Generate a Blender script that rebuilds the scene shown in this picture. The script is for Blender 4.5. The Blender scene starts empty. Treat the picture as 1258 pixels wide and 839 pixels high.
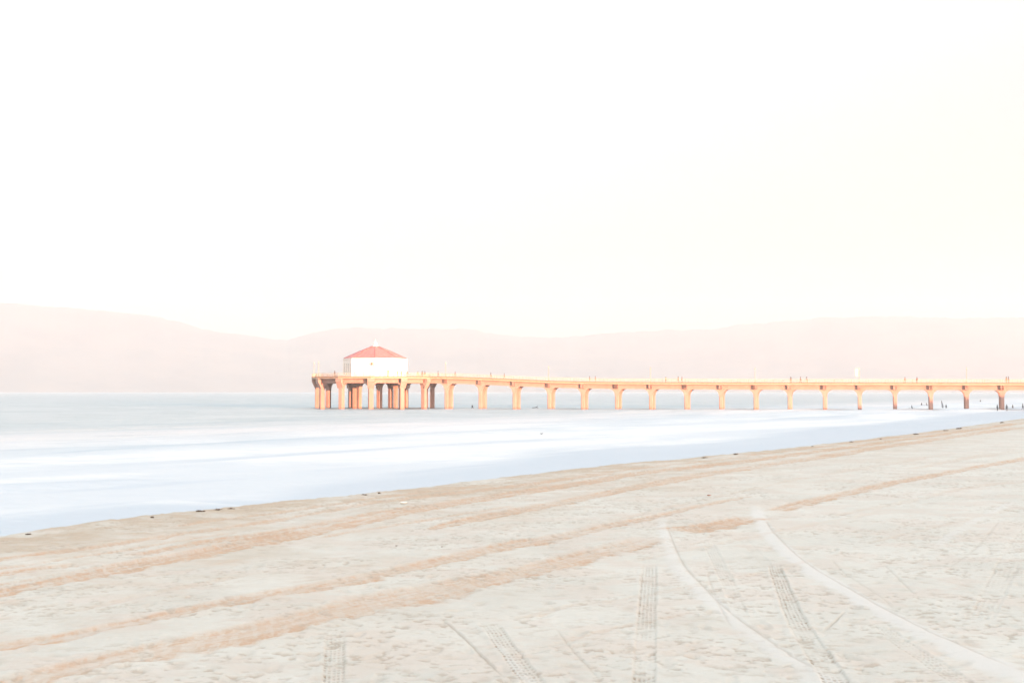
import bpy, bmesh, math, random
import numpy as np
from mathutils import Vector, Matrix

random.seed(7)
RNG = np.random.default_rng(11)
PI = math.pi
scene = bpy.context.scene
COL = scene.collection

# ------------------------------------------------------------------ camera model of the photograph
F = 1398.0                      # focal length in photograph pixels (1258 wide)
EYE = 5.2                       # metres above the sea
HOR = 480.5                     # row of the true horizon
PITCH = math.atan((HOR - 419.5) / F)

def px_dir(u, v):
    x = (u - 629.0) / F
    y = (v - 419.5) / F
    cp, sp = math.cos(PITCH), math.sin(PITCH)
    return (x, cp + y * sp, sp - y * cp)

def at_depth(u, v, Y):
    d = px_dir(u, v)
    k = Y / d[1]
    return (d[0] * k, Y, EYE + d[2] * k)

# ------------------------------------------------------------------ numpy value noise
def _hash(ix, iy, seed):
    h = (ix.astype(np.int64) * 374761393 + iy.astype(np.int64) * 668265263 + seed * 974634777) & 0xffffffff
    h = ((h ^ (h >> 13)) * 1274126177) & 0xffffffff
    h = (h ^ (h >> 16)) & 0xffffffff
    return h.astype(np.float64) / 4294967295.0

def vnoise(x, y, seed=0):
    xi, yi = np.floor(x), np.floor(y)
    fx, fy = x - xi, y - yi
    fx = fx * fx * (3 - 2 * fx); fy = fy * fy * (3 - 2 * fy)
    a = _hash(xi, yi, seed); b = _hash(xi + 1, yi, seed)
    c = _hash(xi, yi + 1, seed); d = _hash(xi + 1, yi + 1, seed)
    return (a * (1 - fx) + b * fx) * (1 - fy) + (c * (1 - fx) + d * fx) * fy

def fbm(x, y, seed=0, oct=4, gain=0.5):
    s = 0.0; a = 1.0; n = 0.0
    for k in range(oct):
        s = s + a * vnoise(x * 2 ** k + 17.3 * k, y * 2 ** k - 9.1 * k, seed + k)
        n += a; a *= gain
    return s / n

def sstep(a, b, x):
    t = np.clip((x - a) / (b - a), 0, 1)
    return t * t * (3 - 2 * t)

# ------------------------------------------------------------------ helpers
def setp(o, label=None, cat=None, group=None, kind=None):
    if label: o['label'] = label
    if cat: o['category'] = cat
    if group: o['group'] = group
    if kind: o['kind'] = kind
    return o

def empty(name, loc=(0, 0, 0), rz=0.0):
    o = bpy.data.objects.new(name, None)
    COL.objects.link(o); o.location = loc; o.rotation_euler = (0, 0, rz)
    o.empty_display_size = 0.5
    return o

def link_mesh(name, me, mat=None, parent=None):
    o = bpy.data.objects.new(name, me); COL.objects.link(o)
    if mat is not None:
        me.materials.clear(); me.materials.append(mat)
    if parent is not None: o.parent = parent
    return o

class MB:
    """collects shapes and links them as one mesh"""
    def __init__(self): self.v = []; self.f = []; self.sm = []
    def add(self, vs, fs, smooth=False):
        n = len(self.v); self.v += [tuple(p) for p in vs]
        self.f += [tuple(i + n for i in f) for f in fs]; self.sm += [smooth] * len(fs)
        return self
    def box(self, c, size, ax=None, bevel=0.0):
        """c centre, size full sizes along ax (three unit vectors)"""
        ax = ax or (Vector((1, 0, 0)), Vector((0, 1, 0)), Vector((0, 0, 1)))
        c = Vector(c); h = [s / 2 for s in size]
        if bevel <= 0:
            vs = [c + ax[0] * h[0] * i + ax[1] * h[1] * j + ax[2] * h[2] * k for k in (-1, 1) for j in (-1, 1) for i in (-1, 1)]
            self.add(vs, [(0, 2, 3, 1), (4, 5, 7, 6), (0, 1, 5, 4), (2, 6, 7, 3), (0, 4, 6, 2), (1, 3, 7, 5)])
        else:
            b = bevel; prof = []
            for (sx, sy) in ((1, 1), (-1, 1), (-1, -1), (1, -1)):
                p = [(sx * h[0], sy * (h[1] - b)), (sx * (h[0] - b), sy * h[1])]
                prof += p if sx * sy > 0 else p[::-1]
            self.extrude([c + ax[0] * x + ax[1] * y - ax[2] * h[2] for x, y in prof], ax[2] * size[2])
        return self
    def extrude(self, poly, vec):
        n = len(poly); vec = Vector(vec)
        vs = [Vector(p) for p in poly] + [Vector(p) + vec for p in poly]
        fs = [tuple(range(n))[::-1], tuple(range(n, 2 * n))] + [(i, (i + 1) % n, n + (i + 1) % n, n + i) for i in range(n)]
        return self.add(vs, fs)
    def loft(self, rings, cap=True, smooth=True):
        n = len(rings[0]); vs = [p for r in rings for p in r]; fs = []
        for k in range(len(rings) - 1):
            for i in range(n):
                a = k * n + i; b = k * n + (i + 1) % n
                fs.append((a, b, b + n, a + n))
        if cap: fs += [tuple(range(n))[::-1], tuple(range((len(rings) - 1) * n, len(rings) * n))]
        return self.add(vs, fs, smooth)
    def tube(self, p, q, r0, r1=None, n=8, smooth=True):
        p, q = Vector(p), Vector(q); r1 = r0 if r1 is None else r1
        d = (q - p).normalized(); a = d.orthogonal().normalized(); b = d.cross(a)
        R = lambda c, r: [c + a * math.cos(2 * PI * i / n) * r + b * math.sin(2 * PI * i / n) * r for i in range(n)]
        return self.loft([R(p, r0), R(q, r1)], smooth=smooth)
    def lathe(self, c, prof, n=16, smooth=True):
        c = Vector(c)
        return self.loft([[c + Vector((r * math.cos(2 * PI * i / n), r * math.sin(2 * PI * i / n), z)) for i in range(n)] for r, z in prof], smooth=smooth)
    def mesh(self, name):
        me = bpy.data.meshes.new(name); me.from_pydata(self.v, [], self.f)
        me.polygons.foreach_set('use_smooth', self.sm)
        bm = bmesh.new(); bm.from_mesh(me); bmesh.ops.recalc_face_normals(bm, faces=bm.faces); bm.to_mesh(me); bm.free()
        return me
    def build(self, name, mat, parent=None): return link_mesh(name, self.mesh(name), mat, parent)

# ------------------------------------------------------------------ materials
def new_mat(name):
    m = bpy.data.materials.new(name); m.use_nodes = True
    nt = m.node_tree; nt.nodes.clear()
    out = nt.nodes.new('ShaderNodeOutputMaterial'); b = nt.nodes.new('ShaderNodeBsdfPrincipled')
    nt.links.new(b.outputs[0], out.inputs[0])
    return m, nt, b

def N(nt, t, **kw):
    n = nt.nodes.new(t)
    for k, v in kw.items():
        if k in n.inputs.keys() if isinstance(k, str) else False: n.inputs[k].default_value = v
        else: setattr(n, k, v)
    return n

def mixc(nt, fac, a, b, blend='MIX'):
    n = nt.nodes.new('ShaderNodeMix'); n.data_type = 'RGBA'; n.blend_type = blend
    for sock, val in ((n.inputs[0], fac), (n.inputs[6], a), (n.inputs[7], b)):
        if isinstance(val, bpy.types.NodeSocket): nt.links.new(val, sock)
        elif isinstance(val, (int, float)): sock.default_value = val
        else: sock.default_value = (*val, 1.0)
    return n.outputs[2]

def ramp(nt, sock, lo, hi, a=0.0, b=1.0):
    n = nt.nodes.new('ShaderNodeMapRange'); n.interpolation_type = 'SMOOTHSTEP'
    n.inputs[1].default_value = lo; n.inputs[2].default_value = hi
    n.inputs[3].default_value = a; n.inputs[4].default_value = b
    nt.links.new(sock, n.inputs[0]); return n.outputs[0]

def noise(nt, scale, detail=4, rough=0.55, stretch=None, rot=0.0):
    tc = nt.nodes.new('ShaderNodeTexCoord'); src = tc.outputs['Object']
    if stretch:
        mp = nt.nodes.new('ShaderNodeMapping'); mp.inputs['Scale'].default_value = stretch
        mp.inputs['Rotation'].default_value = (0, 0, rot)
        nt.links.new(src, mp.inputs[0]); src = mp.outputs[0]
    n = nt.nodes.new('ShaderNodeTexNoise'); n.inputs['Scale'].default_value = scale
    n.inputs['Detail'].default_value = detail; n.inputs['Roughness'].default_value = rough
    nt.links.new(src, n.inputs['Vector']); return n.outputs[0]

def bump(nt, b, sock, strength, dist):
    n = nt.nodes.new('ShaderNodeBump'); n.inputs['Strength'].default_value = strength
    n.inputs['Distance'].default_value = dist; nt.links.new(sock, n.inputs['Height'])
    if b.inputs['Normal'].is_linked:
        nt.links.new(b.inputs['Normal'].links[0].from_socket, n.inputs['Normal'])
    nt.links.new(n.outputs[0], b.inputs['Normal'])

def attr(nt, name):
    n = nt.nodes.new('ShaderNodeAttribute'); n.attribute_name = name; return n.outputs['Fac']

def simple(name, col, rough=0.7, var=0.12, scale=3.0, bmp=0.0):
    m, nt, b = new_mat(name)
    dark = tuple(c * (1 - var) for c in col); lite = tuple(min(1, c * (1 + var)) for c in col)
    c = mixc(nt, ramp(nt, noise(nt, scale), 0.3, 0.7), dark, lite)
    nt.links.new(c, b.inputs['Base Color']); b.inputs['Roughness'].default_value = rough
    if bmp: bump(nt, b, noise(nt, scale * 8), 0.5, bmp)
    return m

M = {}
# concrete of the pier: buff, streaked, with weed-dark tide line
m, nt, b = new_mat('pier_concrete')
c = mixc(nt, ramp(nt, noise(nt, 0.35), 0.3, 0.7), (0.37, 0.225, 0.182), (0.425, 0.268, 0.22))
c = mixc(nt, ramp(nt, noise(nt, 1.2, 5, 0.6, (1, 1, 0.12)), 0.52, 0.75, 0, 0.55), c, (0.34, 0.195, 0.155))
geo = nt.nodes.new('ShaderNodeNewGeometry'); sp = nt.nodes.new('ShaderNodeSeparateXYZ'); nt.links.new(geo.outputs['Position'], sp.inputs[0])
c = mixc(nt, ramp(nt, sp.outputs[2], 0.75, 0.15, 0, 0.6), c, (0.24, 0.13, 0.10))
nt.links.new(c, b.inputs['Base Color']); b.inputs['Roughness'].default_value = 0.85
bump(nt, b, noise(nt, 6), 0.4, 0.03); M['concrete'] = m
M['curb_shade'] = simple('curb_shade_brown', (0.27, 0.15, 0.09), 0.8, 0.2, 2.0)  # curb brown: the shadow line along the deck edge, put into the colour
M['fascia'] = simple('pale_fascia', (0.42, 0.28, 0.195), 0.7, 0.08, 0.8)
M['white'] = simple('white_paint', (0.80, 0.79, 0.75), 0.55, 0.03, 1.0)
M['rail'] = simple('cream_rail_paint', (0.46, 0.39, 0.31), 0.5, 0.05, 1.0)
M['pole'] = simple('cream_pole_paint', (0.46, 0.38, 0.29), 0.45, 0.05, 1.0)
M['globe'] = simple('frosted_globe', (0.55, 0.48, 0.38), 0.4, 0.02)
M['banner'] = simple('pale_banner_cloth', (0.66, 0.58, 0.46), 0.8, 0.03)
M['glass'] = simple('pale_window_glass', (0.30, 0.34, 0.34), 0.08, 0.1)
M['door'] = simple('tan_door', (0.42, 0.30, 0.14), 0.6, 0.1)
M['bronze'] = simple('brown_lantern_metal', (0.25, 0.15, 0.07), 0.5, 0.1)
M['kelp'] = simple('dry_kelp', (0.15, 0.115, 0.085), 0.8, 0.35, 30.0)
M['rubble'] = simple('pale_shell', (0.7, 0.68, 0.6), 0.6, 0.1, 30.0)
M['skin'] = simple('skin', (0.40, 0.24, 0.17), 0.6, 0.05)
M['hair'] = simple('dark_hair', (0.035, 0.025, 0.02), 0.6, 0.1)
M['wetsuit'] = simple('black_wetsuit', (0.06, 0.062, 0.066), 0.5, 0.1)
M['board'] = simple('surfboard_resin', (0.22, 0.22, 0.24), 0.3, 0.05)
M['dark_cloth'] = simple('dark_cloth', (0.10, 0.085, 0.08), 0.9, 0.15)
M['grey_cloth'] = simple('grey_cloth', (0.16, 0.15, 0.15), 0.9, 0.15)
M['tan_cloth'] = simple('tan_cloth', (0.40, 0.30, 0.16), 0.9, 0.1)
M['red_cloth'] = simple('red_cloth', (0.32, 0.09, 0.06), 0.9, 0.1)
M['terracotta'] = simple('reddish_stone', (0.42, 0.22, 0.15), 0.8, 0.2, 20)
M['feather'] = simple('grey_feathers', (0.3, 0.3, 0.3), 0.8, 0.2)
# red tiled roof
m, nt, b = new_mat('red_roof_tile')
c = mixc(nt, ramp(nt, noise(nt, 1.1), 0.3, 0.7), (0.48, 0.125, 0.11), (0.56, 0.175, 0.155))
c = mixc(nt, ramp(nt, noise(nt, 9), 0.5, 0.75, 0, 0.4), c, (0.40, 0.11, 0.10))
nt.links.new(c, b.inputs['Base Color']); b.inputs['Roughness'].default_value = 0.6
wv = nt.nodes.new('ShaderNodeTexWave'); wv.bands_direction = 'Z'; wv.inputs['Scale'].default_value = 1.6; wv.inputs['Distortion'].default_value = 0.4
tc = nt.nodes.new('ShaderNodeTexCoord'); nt.links.new(tc.outputs['Object'], wv.inputs[0])
bump(nt, b, wv.outputs['Fac'], 0.5, 0.05); M['roof'] = m

# ------------------------------------------------------------------ beach: shore coordinates s (landward) and t (along)
P0 = np.array((-10.3, 22.8)); DV = np.array((0.512, 0.859)); DV = DV / np.linalg.norm(DV); NV = np.array((DV[1], -DV[0]))
def st(X, Y):
    return (X - P0[0]) * NV[0] + (Y - P0[1]) * NV[1], (X - P0[0]) * DV[0] + (Y - P0[1]) * DV[1]
CREST = [(-260, 690, 2.34), (-120, 673, 2.32), (0, 658, 2.30), (200, 634, 2.27), (310, 622, 2.25), (465, 606, 2.2), (600, 588.5, 2.15), (800, 566, 2.05),
         (905, 557, 1.98), (1000, 547, 1.9), (1130, 532, 1.7), (1258, 514, 1.3)]
ct, cs, cz = [], [], []
for u, v, z in CREST:
    d = px_dir(u, v); k = (z - EYE) / d[2]
    s_, t_ = st(d[0] * k, d[1] * k); ct.append(t_); cs.append(s_); cz.append(z)
cs = [cs[0] - 0.5] + cs + [cs[-1] + 2, cs[-1] + 6]; cz = [2.35] + cz + [0.9, 0.6]; ct = [-80] + ct + [260, 420]
ct, cs, cz = map(np.array, (ct, cs, cz))

def beach_z(X, Y):
    s, t = st(X, Y)
    zc = np.interp(t, ct, cz); c = np.interp(t, ct, cs)
    q = s - c
    back = 2.66 + 0.018 * np.clip(s - 22, 0, 60)
    land = zc + (back - zc) * (1 - np.exp(-np.maximum(q, 0) / 14.0))
    p = np.maximum(-q, 0)
    slope = np.interp(t, [0, 60, 170, 230, 330], [0.24, 0.36, 0.36, 0.16, 0.05])
    sea = zc - slope * p * p / (p + 0.6)
    z = np.where(q > 0, land, np.maximum(sea, -3.0))
    # the bluff behind the beach, whose morning shadow lies over the sand
    top = 14.9 + 1.2 * (vnoise(t / 45.0, t * 0 + 3.3, 5) - 0.5)
    z = z + (top - 4.0) * sstep(98, 124, s) + 2.0 * sstep(150, 400, s)
    return z, s, t, q

def to_ground(u, v):
    d = px_dir(u, v); z = 2.5
    for _ in range(30):
        k = (z - EYE) / d[2]
        zn = float(beach_z(np.array(d[0] * k), np.array(d[1] * k))[0])
        z = 0.5 * z + 0.5 * zn
    k = (z - EYE) / d[2]
    return np.array((d[0] * k, d[1] * k))

def smooth_line(pts, per=7):
    P = np.array(pts, float); out = []
    for i in range(len(P) - 1):
        p0 = P[max(i - 1, 0)]; p1 = P[i]; p2 = P[i + 1]; p3 = P[min(i + 2, len(P) - 1)]
        for j in range(per):
            a = j / per
            out.append(0.5 * ((2 * p1) + (p2 - p0) * a + (2 * p0 - 5 * p1 + 4 * p2 - p3) * a * a + (3 * p1 - p0 - 3 * p2 + p3) * a ** 3))
    out.append(P[-1]); return np.array(out)

def world_track(pts, mode):
    """pts (u, v, thickness in px); mode 'v' thickness measured vertically, 'h' horizontally -> (x, y, half width)"""
    line = smooth_line(pts); out = []
    for i, (u, v, w) in enumerate(line):
        c = to_ground(u, v)
        a, b_ = (to_ground(u, v - w / 2), to_ground(u, v + w / 2)) if mode == 'v' else (to_ground(u - w / 2, v), to_ground(u + w / 2, v))
        u2, v2, _ = line[min(i + 1, len(line) - 1)]; u1, v1, _ = line[max(i - 1, 0)]
        tg = to_ground(u2, v2) - to_ground(u1, v1); tg = tg / (np.linalg.norm(tg) + 1e-9)
        dd = b_ - a; hw = abs(dd[0] * tg[1] - dd[1] * tg[0]) / 2
        out.append((c[0], c[1], max(hw, 0.012)))
    return np.array(out)

# every wheel track and drag mark of the photograph: kind, thickness mode, strength, points
TRACKS = [
 ('rut', 'v', 1.0, [(-60, 862, 26), (50, 832, 24), (160, 806, 23), (310, 777, 23), (390, 758, 25), (473, 738, 27), (560, 720, 24), (630, 704, 21), (722, 681, 18), (790, 665, 16), (812, 660, 13)]),
 ('rut', 'v', 1.5, [(822, 654, 14), (870, 648, 14), (932, 635, 12)]),
 ('rut', 'v', 1.3, [(950, 629, 11), (985, 619, 10), (1040, 606, 8), (1116, 589, 6), (1192, 575, 5), (1258, 563, 4), (1300, 556, 4)]),
 ('rut', 'v', 1.1, [(-60, 808, 9), (0, 795, 10), (89, 781, 11), (163, 765, 11), (239, 749, 11), (320, 733, 12), (412, 717, 12), (488, 700, 12), (564, 683, 12), (630, 668, 12), (683, 660, 10), (747, 646, 8), (798, 636, 6), (860, 622, 4), (925, 609, 3)]),
 ('rut', 'v', 1.5, [(-60, 742, 9), (0, 728, 11), (76, 713, 11), (163, 695, 13), (229, 682, 13), (300, 667, 13), (376, 654, 11), (453, 638, 9), (516, 625, 8), (620, 607, 7), (709, 594, 6), (798, 580, 5), (940, 563, 4), (1116, 539, 3), (1258, 519, 3)]),
 ('rut', 'v', 1.1, [(-60, 700, 4), (0, 688, 5), (84, 676, 5), (163, 664, 5), (320, 641, 5), (376, 631, 4), (478, 615, 4), (620, 598, 4), (760, 580, 3)]),
 ('rut', 'v', 1.2, [(-60, 716, 6), (0, 706, 6), (76, 696, 5), (120, 690, 3)]),
 ('rut', 'v', 1.4, [(155, 683, 5), (254, 665, 6), (320, 656, 6), (420, 637, 5), (520, 619, 4)]),
 ('rut', 'v', 1.2, [(522, 652, 3), (554, 643, 8), (620, 630, 10), (709, 613, 8), (785, 597, 7), (880, 580, 6), (940, 571, 5), (1030, 558, 5), (1091, 548, 4), (1258, 524, 4)]),
 ('rut', 'v', 0.9, [(-60, 707, 2.5), (30, 695, 3), (120, 680, 3), (220, 664, 3), (300, 652, 2.5)]),
 ('rut', 'v', 0.9, [(-60, 727, 3), (40, 712, 3), (150, 692, 3), (260, 672, 3), (340, 660, 2.5)]),
 ('rut', 'v', 0.9, [(200, 648, 2.5), (330, 630, 2.5), (470, 611, 2.5), (610, 594, 2)]),
 ('rut', 'v', 0.9, [(380, 662, 3), (470, 647, 3), (560, 632, 2.5), (640, 619, 2.5)]),
 ('rut', 'v', 0.9, [(640, 597, 2.5), (760, 578, 2.5), (900, 562, 2), (1050, 543, 2), (1180, 527, 2)]),
 ('rut', 'v', 0.3, [(-60, 752, 3), (80, 727, 3), (210, 703, 3), (330, 680, 2.5)]),
 ('rut', 'v', 0.3, [(760, 690, 3), (860, 672, 3), (960, 652, 3), (1080, 630, 3)]),
 ('rut', 'v', 0.3, [(1060, 668, 3), (1140, 650, 3), (1258, 622, 3)]),
 ('groove', 'h', 0.5, [(640, 640, 2), (700, 625, 2), (790, 604, 2)]),
 ('groove', 'h', 0.4, [(868, 700, 3), (880, 735, 4), (900, 775, 5)]),
 ('groove', 'h', 0.5, [(680, 770, 4), (705, 800, 5), (740, 838, 6)]),
 ('groove', 'h', 0.4, [(1085, 690, 3), (1105, 712, 4), (1130, 735, 4)]),
 ('groove', 'h', 0.4, [(1228, 640, 3), (1200, 672, 4), (1160, 700, 4)]),
 ('rut', 'v', 0.4, [(1120, 576, 3), (1192, 562, 4), (1258, 554, 4)]),
 ('rut', 'v', 0.35, [(1014, 636, 3), (1116, 616, 4), (1192, 599, 4), (1258, 590, 4)]),
 ('rut', 'v', 0.35, [(60, 759, 3), (163, 735, 5), (250, 716, 5), (320, 703, 3)]),
 ('rut', 'v', 0.35, [(620, 767, 3), (690, 747, 5), (770, 735, 4), (930, 704, 5), (1010, 684, 3)]),
 ('rut', 'v', 0.4, [(660, 797, 3), (740, 776, 5), (830, 757, 4), (860, 750, 2)]),
 ('rut', 'v', 0.3, [(700, 652, 3), (830, 622, 4), (900, 606, 3), (1000, 585, 3), (1150, 560, 3)]),
 ('smooth', 'h', 0.9, [(928, 618, 12), (931, 632, 18), (941, 652, 21), (975, 684, 23), (1020, 714, 26), (1080, 749, 32), (1140, 779, 38), (1200, 807, 45), (1300, 851, 54)]),
 ('smooth', 'h', 0.65, [(810, 630, 12), (815, 650, 17), (820, 668, 18), (831, 694, 19), (856, 721, 22), (891, 754, 27), (936, 787, 34), (986, 819, 41), (1051, 859, 48)]),
 ('smooth', 'h', 0.5, [(560, 745, 8), (610, 790, 14), (640, 825, 18), (660, 850, 20)]),
 ('smooth', 'h', 0.45, [(1258, 610, 10), (1180, 650, 16), (1150, 672, 14)]),
 ('tread', 'h', 1.0, [(798, 690, 18), (797, 715, 21), (795, 745, 23), (793, 790, 27), (790, 855, 31)]),
 ('tread', 'h', 1.4, [(950, 690, 15), (958, 712, 19), (967, 735, 22), (982, 768, 27), (1003, 800, 32), (1040, 855, 38)]),
 ('tread', 'h', 0.95, [(412, 776, 24), (411, 800, 26), (409, 855, 30)]),
 ('tread', 'h', 0.95, [(598, 762, 22), (618, 790, 26), (645, 825, 30), (668, 855, 34)]),
 ('tread', 'h', 0.45, [(868, 662, 14), (882, 690, 16), (897, 722, 18), (912, 762, 20)]),
 ('tread', 'h', 0.5, [(1275, 640, 26), (1248, 676, 30), (1225, 720, 32), (1203, 765, 34)]),
 ('tread', 'h', 0.5, [(1075, 760, 18), (1110, 790, 26), (1150, 815, 30), (1210, 855, 34)]),
 ('tread', 'h', 0.35, [(905, 655, 12), (930, 680, 14), (948, 700, 16)]),
 ('groove', 'h', 0.9, [(536, 756, 4), (562, 776, 5), (590, 802, 5), (625, 838, 6)]),
 ('groove', 'v', 0.9, [(1003, 779, 4), (1024, 764, 4), (1042, 746, 3)]),
 ('groove', 'h', 0.6, [(941, 640, 3), (952, 656, 4), (990, 690, 4), (1035, 718, 5), (1094, 751, 6), (1160, 783, 7), (1258, 824, 8)]),
 ('groove', 'h', 0.6, [(820, 648, 3), (828, 668, 3), (842, 695, 4), (868, 724, 5), (903, 757, 6), (950, 790, 7), (1012, 830, 8)]),
 ('groove', 'h', 0.35, [(1020, 684, 3), (1040, 705, 4), (1085, 735, 4), (1100, 750, 5)]),
]
TRACKS = [(k, a, world_track(p, m_)) for k, m_, a, p in TRACKS]

def fan_grid(az, rad):
    A, R = np.meshgrid(az, rad); return np.sin(A) * R, np.cos(A) * R

def grid_mesh(name, X, Y, Z, attrs, wrap):
    nr, na = X.shape
    me = bpy.data.meshes.new(name)
    co = np.stack((X, Y, Z), -1).reshape(-1, 3).astype(np.float32)
    idx = np.arange(nr * na).reshape(nr, na)
    if wrap: idx = np.concatenate((idx, idx[:, :1]), 1)
    q = np.stack((idx[:-1, :-1], idx[1:, :-1], idx[1:, 1:], idx[:-1, 1:]), -1).reshape(-1, 4)
    q = q[:, ::-1]
    me.vertices.add(len(co)); me.vertices.foreach_set('co', co.ravel())
    me.loops.add(q.size); me.loops.foreach_set('vertex_index', q.astype(np.int32).ravel())
    me.polygons.add(len(q)); me.polygons.foreach_set('loop_start', np.arange(0, q.size, 4, dtype=np.int32))
    me.polygons.foreach_set('use_smooth', np.ones(len(q), bool))
    me.update(calc_edges=True)
    for k, a in attrs.items():
        at = me.attributes.new(k, 'FLOAT', 'POINT'); at.data.foreach_set('value', a.astype(np.float32).ravel())
    return me

def around(fov, n_in, n_out):
    a = np.linspace(-fov, fov, n_in); b_ = np.linspace(fov, 2 * PI - fov, n_out + 2)[1:-1]
    return np.concatenate((a, b_))

# ---- the beach sheet
az = around(math.radians(26.5), 1300, 260)
inv = np.linspace(1 / 6.6, 1 / 200.0, 900)
rad = np.concatenate((np.geomspace(0.4, 6.3, 24), 1 / inv, np.geomspace(203, 760, 60)))
X, Y = fan_grid(az, rad)
Z, S, T, Q = beach_z(X, Y)
damp = np.zeros_like(Z); pale = np.zeros_like(Z); dz = np.zeros_like(Z); mark = np.zeros_like(Z)
near = (S > -30) & (S < 80)
n_big = fbm(X / 2.2, Y / 2.2, 21, 4); n_fine = fbm(X / 0.16, Y / 0.16, 31, 4, 0.6); n_mid = fbm(X / 0.55, Y / 0.55, 41, 4, 0.6)
for kind, amp, L in TRACKS:
    best = np.full(Z.shape, 1e9); along = np.zeros_like(Z); side = np.zeros_like(Z); hw = np.ones_like(Z); endf = np.zeros_like(Z)
    acc = 0.0
    seg = np.linalg.norm(L[1:, :2] - L[:-1, :2], axis=1); tot = seg.sum()
    for i in range(len(L) - 1):
        a, b_ = L[i], L[i + 1]; w = max(a[2], b_[2]) * 3 + 0.15
        msk = (X > min(a[0], b_[0]) - w) & (X < max(a[0], b_[0]) + w) & (Y > min(a[1], b_[1]) - w) & (Y < max(a[1], b_[1]) + w) & near
        ii = np.nonzero(msk)
        if len(ii[0]) and seg[i] > 1e-6:
            dx, dy = (b_[0] - a[0]) / seg[i], (b_[1] - a[1]) / seg[i]
            px, py = X[ii] - a[0], Y[ii] - a[1]
            k = np.clip(px * dx + py * dy, 0, seg[i]); ex, ey = px - dx * k, py - dy * k
            d = np.hypot(ex, ey); up = d < best[ii]
            jj = (ii[0][up], ii[1][up])
            best[jj] = d[up]; along[jj] = acc + k[up]; side[jj] = (px * dy - py * dx)[up]; hw[jj] = (a[2] + (b_[2] - a[2]) * k / seg[i])[up]
        acc += seg[i]
    ii = np.nonzero(best < hw * 3 + 0.15)
    d, al, sd, h = best[ii], along[ii], side[ii], hw[ii]
    nf, nm, nb = n_fine[ii], n_mid[ii], n_big[ii]
    fade = sstep(0, 0.7, al) * sstep(0, 0.7, tot - al)
    r = sd / h                                            # -1..1 across the track, r > 0 on the near (landward) side
    if kind == 'rut':
        jag = (nm - 0.5) * 0.7 + (vnoise(al / 0.12, sd * 0 + 0.5, 77) - 0.5) * 0.45 * (r > 0) + (nf - .5) * .5
        rr = np.abs(r) + jag
        body = 1 - sstep(0.6, 1.2, rr)
        stri = fbm(al / 0.9, sd / 0.05, 83, 3, 0.6); tooth = sstep(0.4, 0.62, fbm((al + sd * 0.8) / 0.10, sd / 0.3, 87, 3, 0.6))
        lip = np.exp(-((r - 0.7) / 0.26) ** 2) * sstep(0.25, 0.6, vnoise(al / 0.6, sd * 0 + 2.5, 61)) + 0.5 * np.exp(-((r + 0.8) / 0.22) ** 2) * sstep(0.3, 0.7, vnoise(al / 0.9, sd * 0 + 8.5, 62))
        patch = 0.72 + 0.28 * sstep(0.35, 0.6, nb)
        damp[ii] = np.maximum(damp[ii], amp * fade * body * np.clip(0.50 * patch + 0.62 * lip * (0.45 + 0.8 * tooth) + 0.75 * (stri - 0.42) + 0.22 * (tooth - .5), 0, 1.15))
        dz[ii] += fade * min(amp, 1.0) * (-0.026 * (1 - sstep(0.5, 1.15, rr)) + 0.012 * (stri - 0.5) * body + 0.012 * np.exp(-((rr - 1.2) / 0.35) ** 2) * nm) * np.clip(h / 0.12, 0.3, 1)
    elif kind == 'smooth':
        body = (1 - sstep(0.3, 1.5, np.abs(r) + (nm - .5) * 1.2 + (nf - .5) * .8)) * sstep(0, 2.6, al) * sstep(0, 0.5, tot - al) * (0.65 + 0.7 * fbm(al / 1.3, sd / 0.25, 97, 3))
        pale[ii] = np.maximum(pale[ii], amp * body)
        dz[ii] += fade * amp * 0.012 * np.exp(-(r / 0.8) ** 2)
    elif kind == 'tread':
        body = (1 - sstep(0.85, 1.05, np.abs(r))) * fade
        rows = 0.5 + 0.5 * np.sin(2 * PI * (al / 0.105 + 0.5 * np.abs(r)))
        cols = 0.5 + 0.5 * np.cos(2 * PI * r * 2.5)
        wear = sstep(0.38, 0.62, fbm(al / 0.55, sd / 0.25, 91, 4)) * 0.9 + 0.08
        blk = sstep(0.45, 0.7, rows) * sstep(0.25, 0.6, cols)
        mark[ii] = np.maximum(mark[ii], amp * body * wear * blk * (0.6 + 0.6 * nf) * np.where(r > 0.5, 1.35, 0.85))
        dz[ii] += min(amp, 1.1) * body * (-0.010 - 0.014 * blk * wear) + amp * fade * 0.006 * (0.4 + nm) * np.exp(-((np.abs(r) - 1.2) / 0.3) ** 2)
        pale[ii] = np.maximum(pale[ii], 0.3 * amp * fade * nm * np.exp(-((np.abs(r) - 1.2) / 0.25) ** 2))
    else:
        body = np.exp(-(r / 0.8) ** 2) * fade
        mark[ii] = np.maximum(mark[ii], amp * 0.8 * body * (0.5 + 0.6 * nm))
        dz[ii] += -0.018 * amp * body
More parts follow.
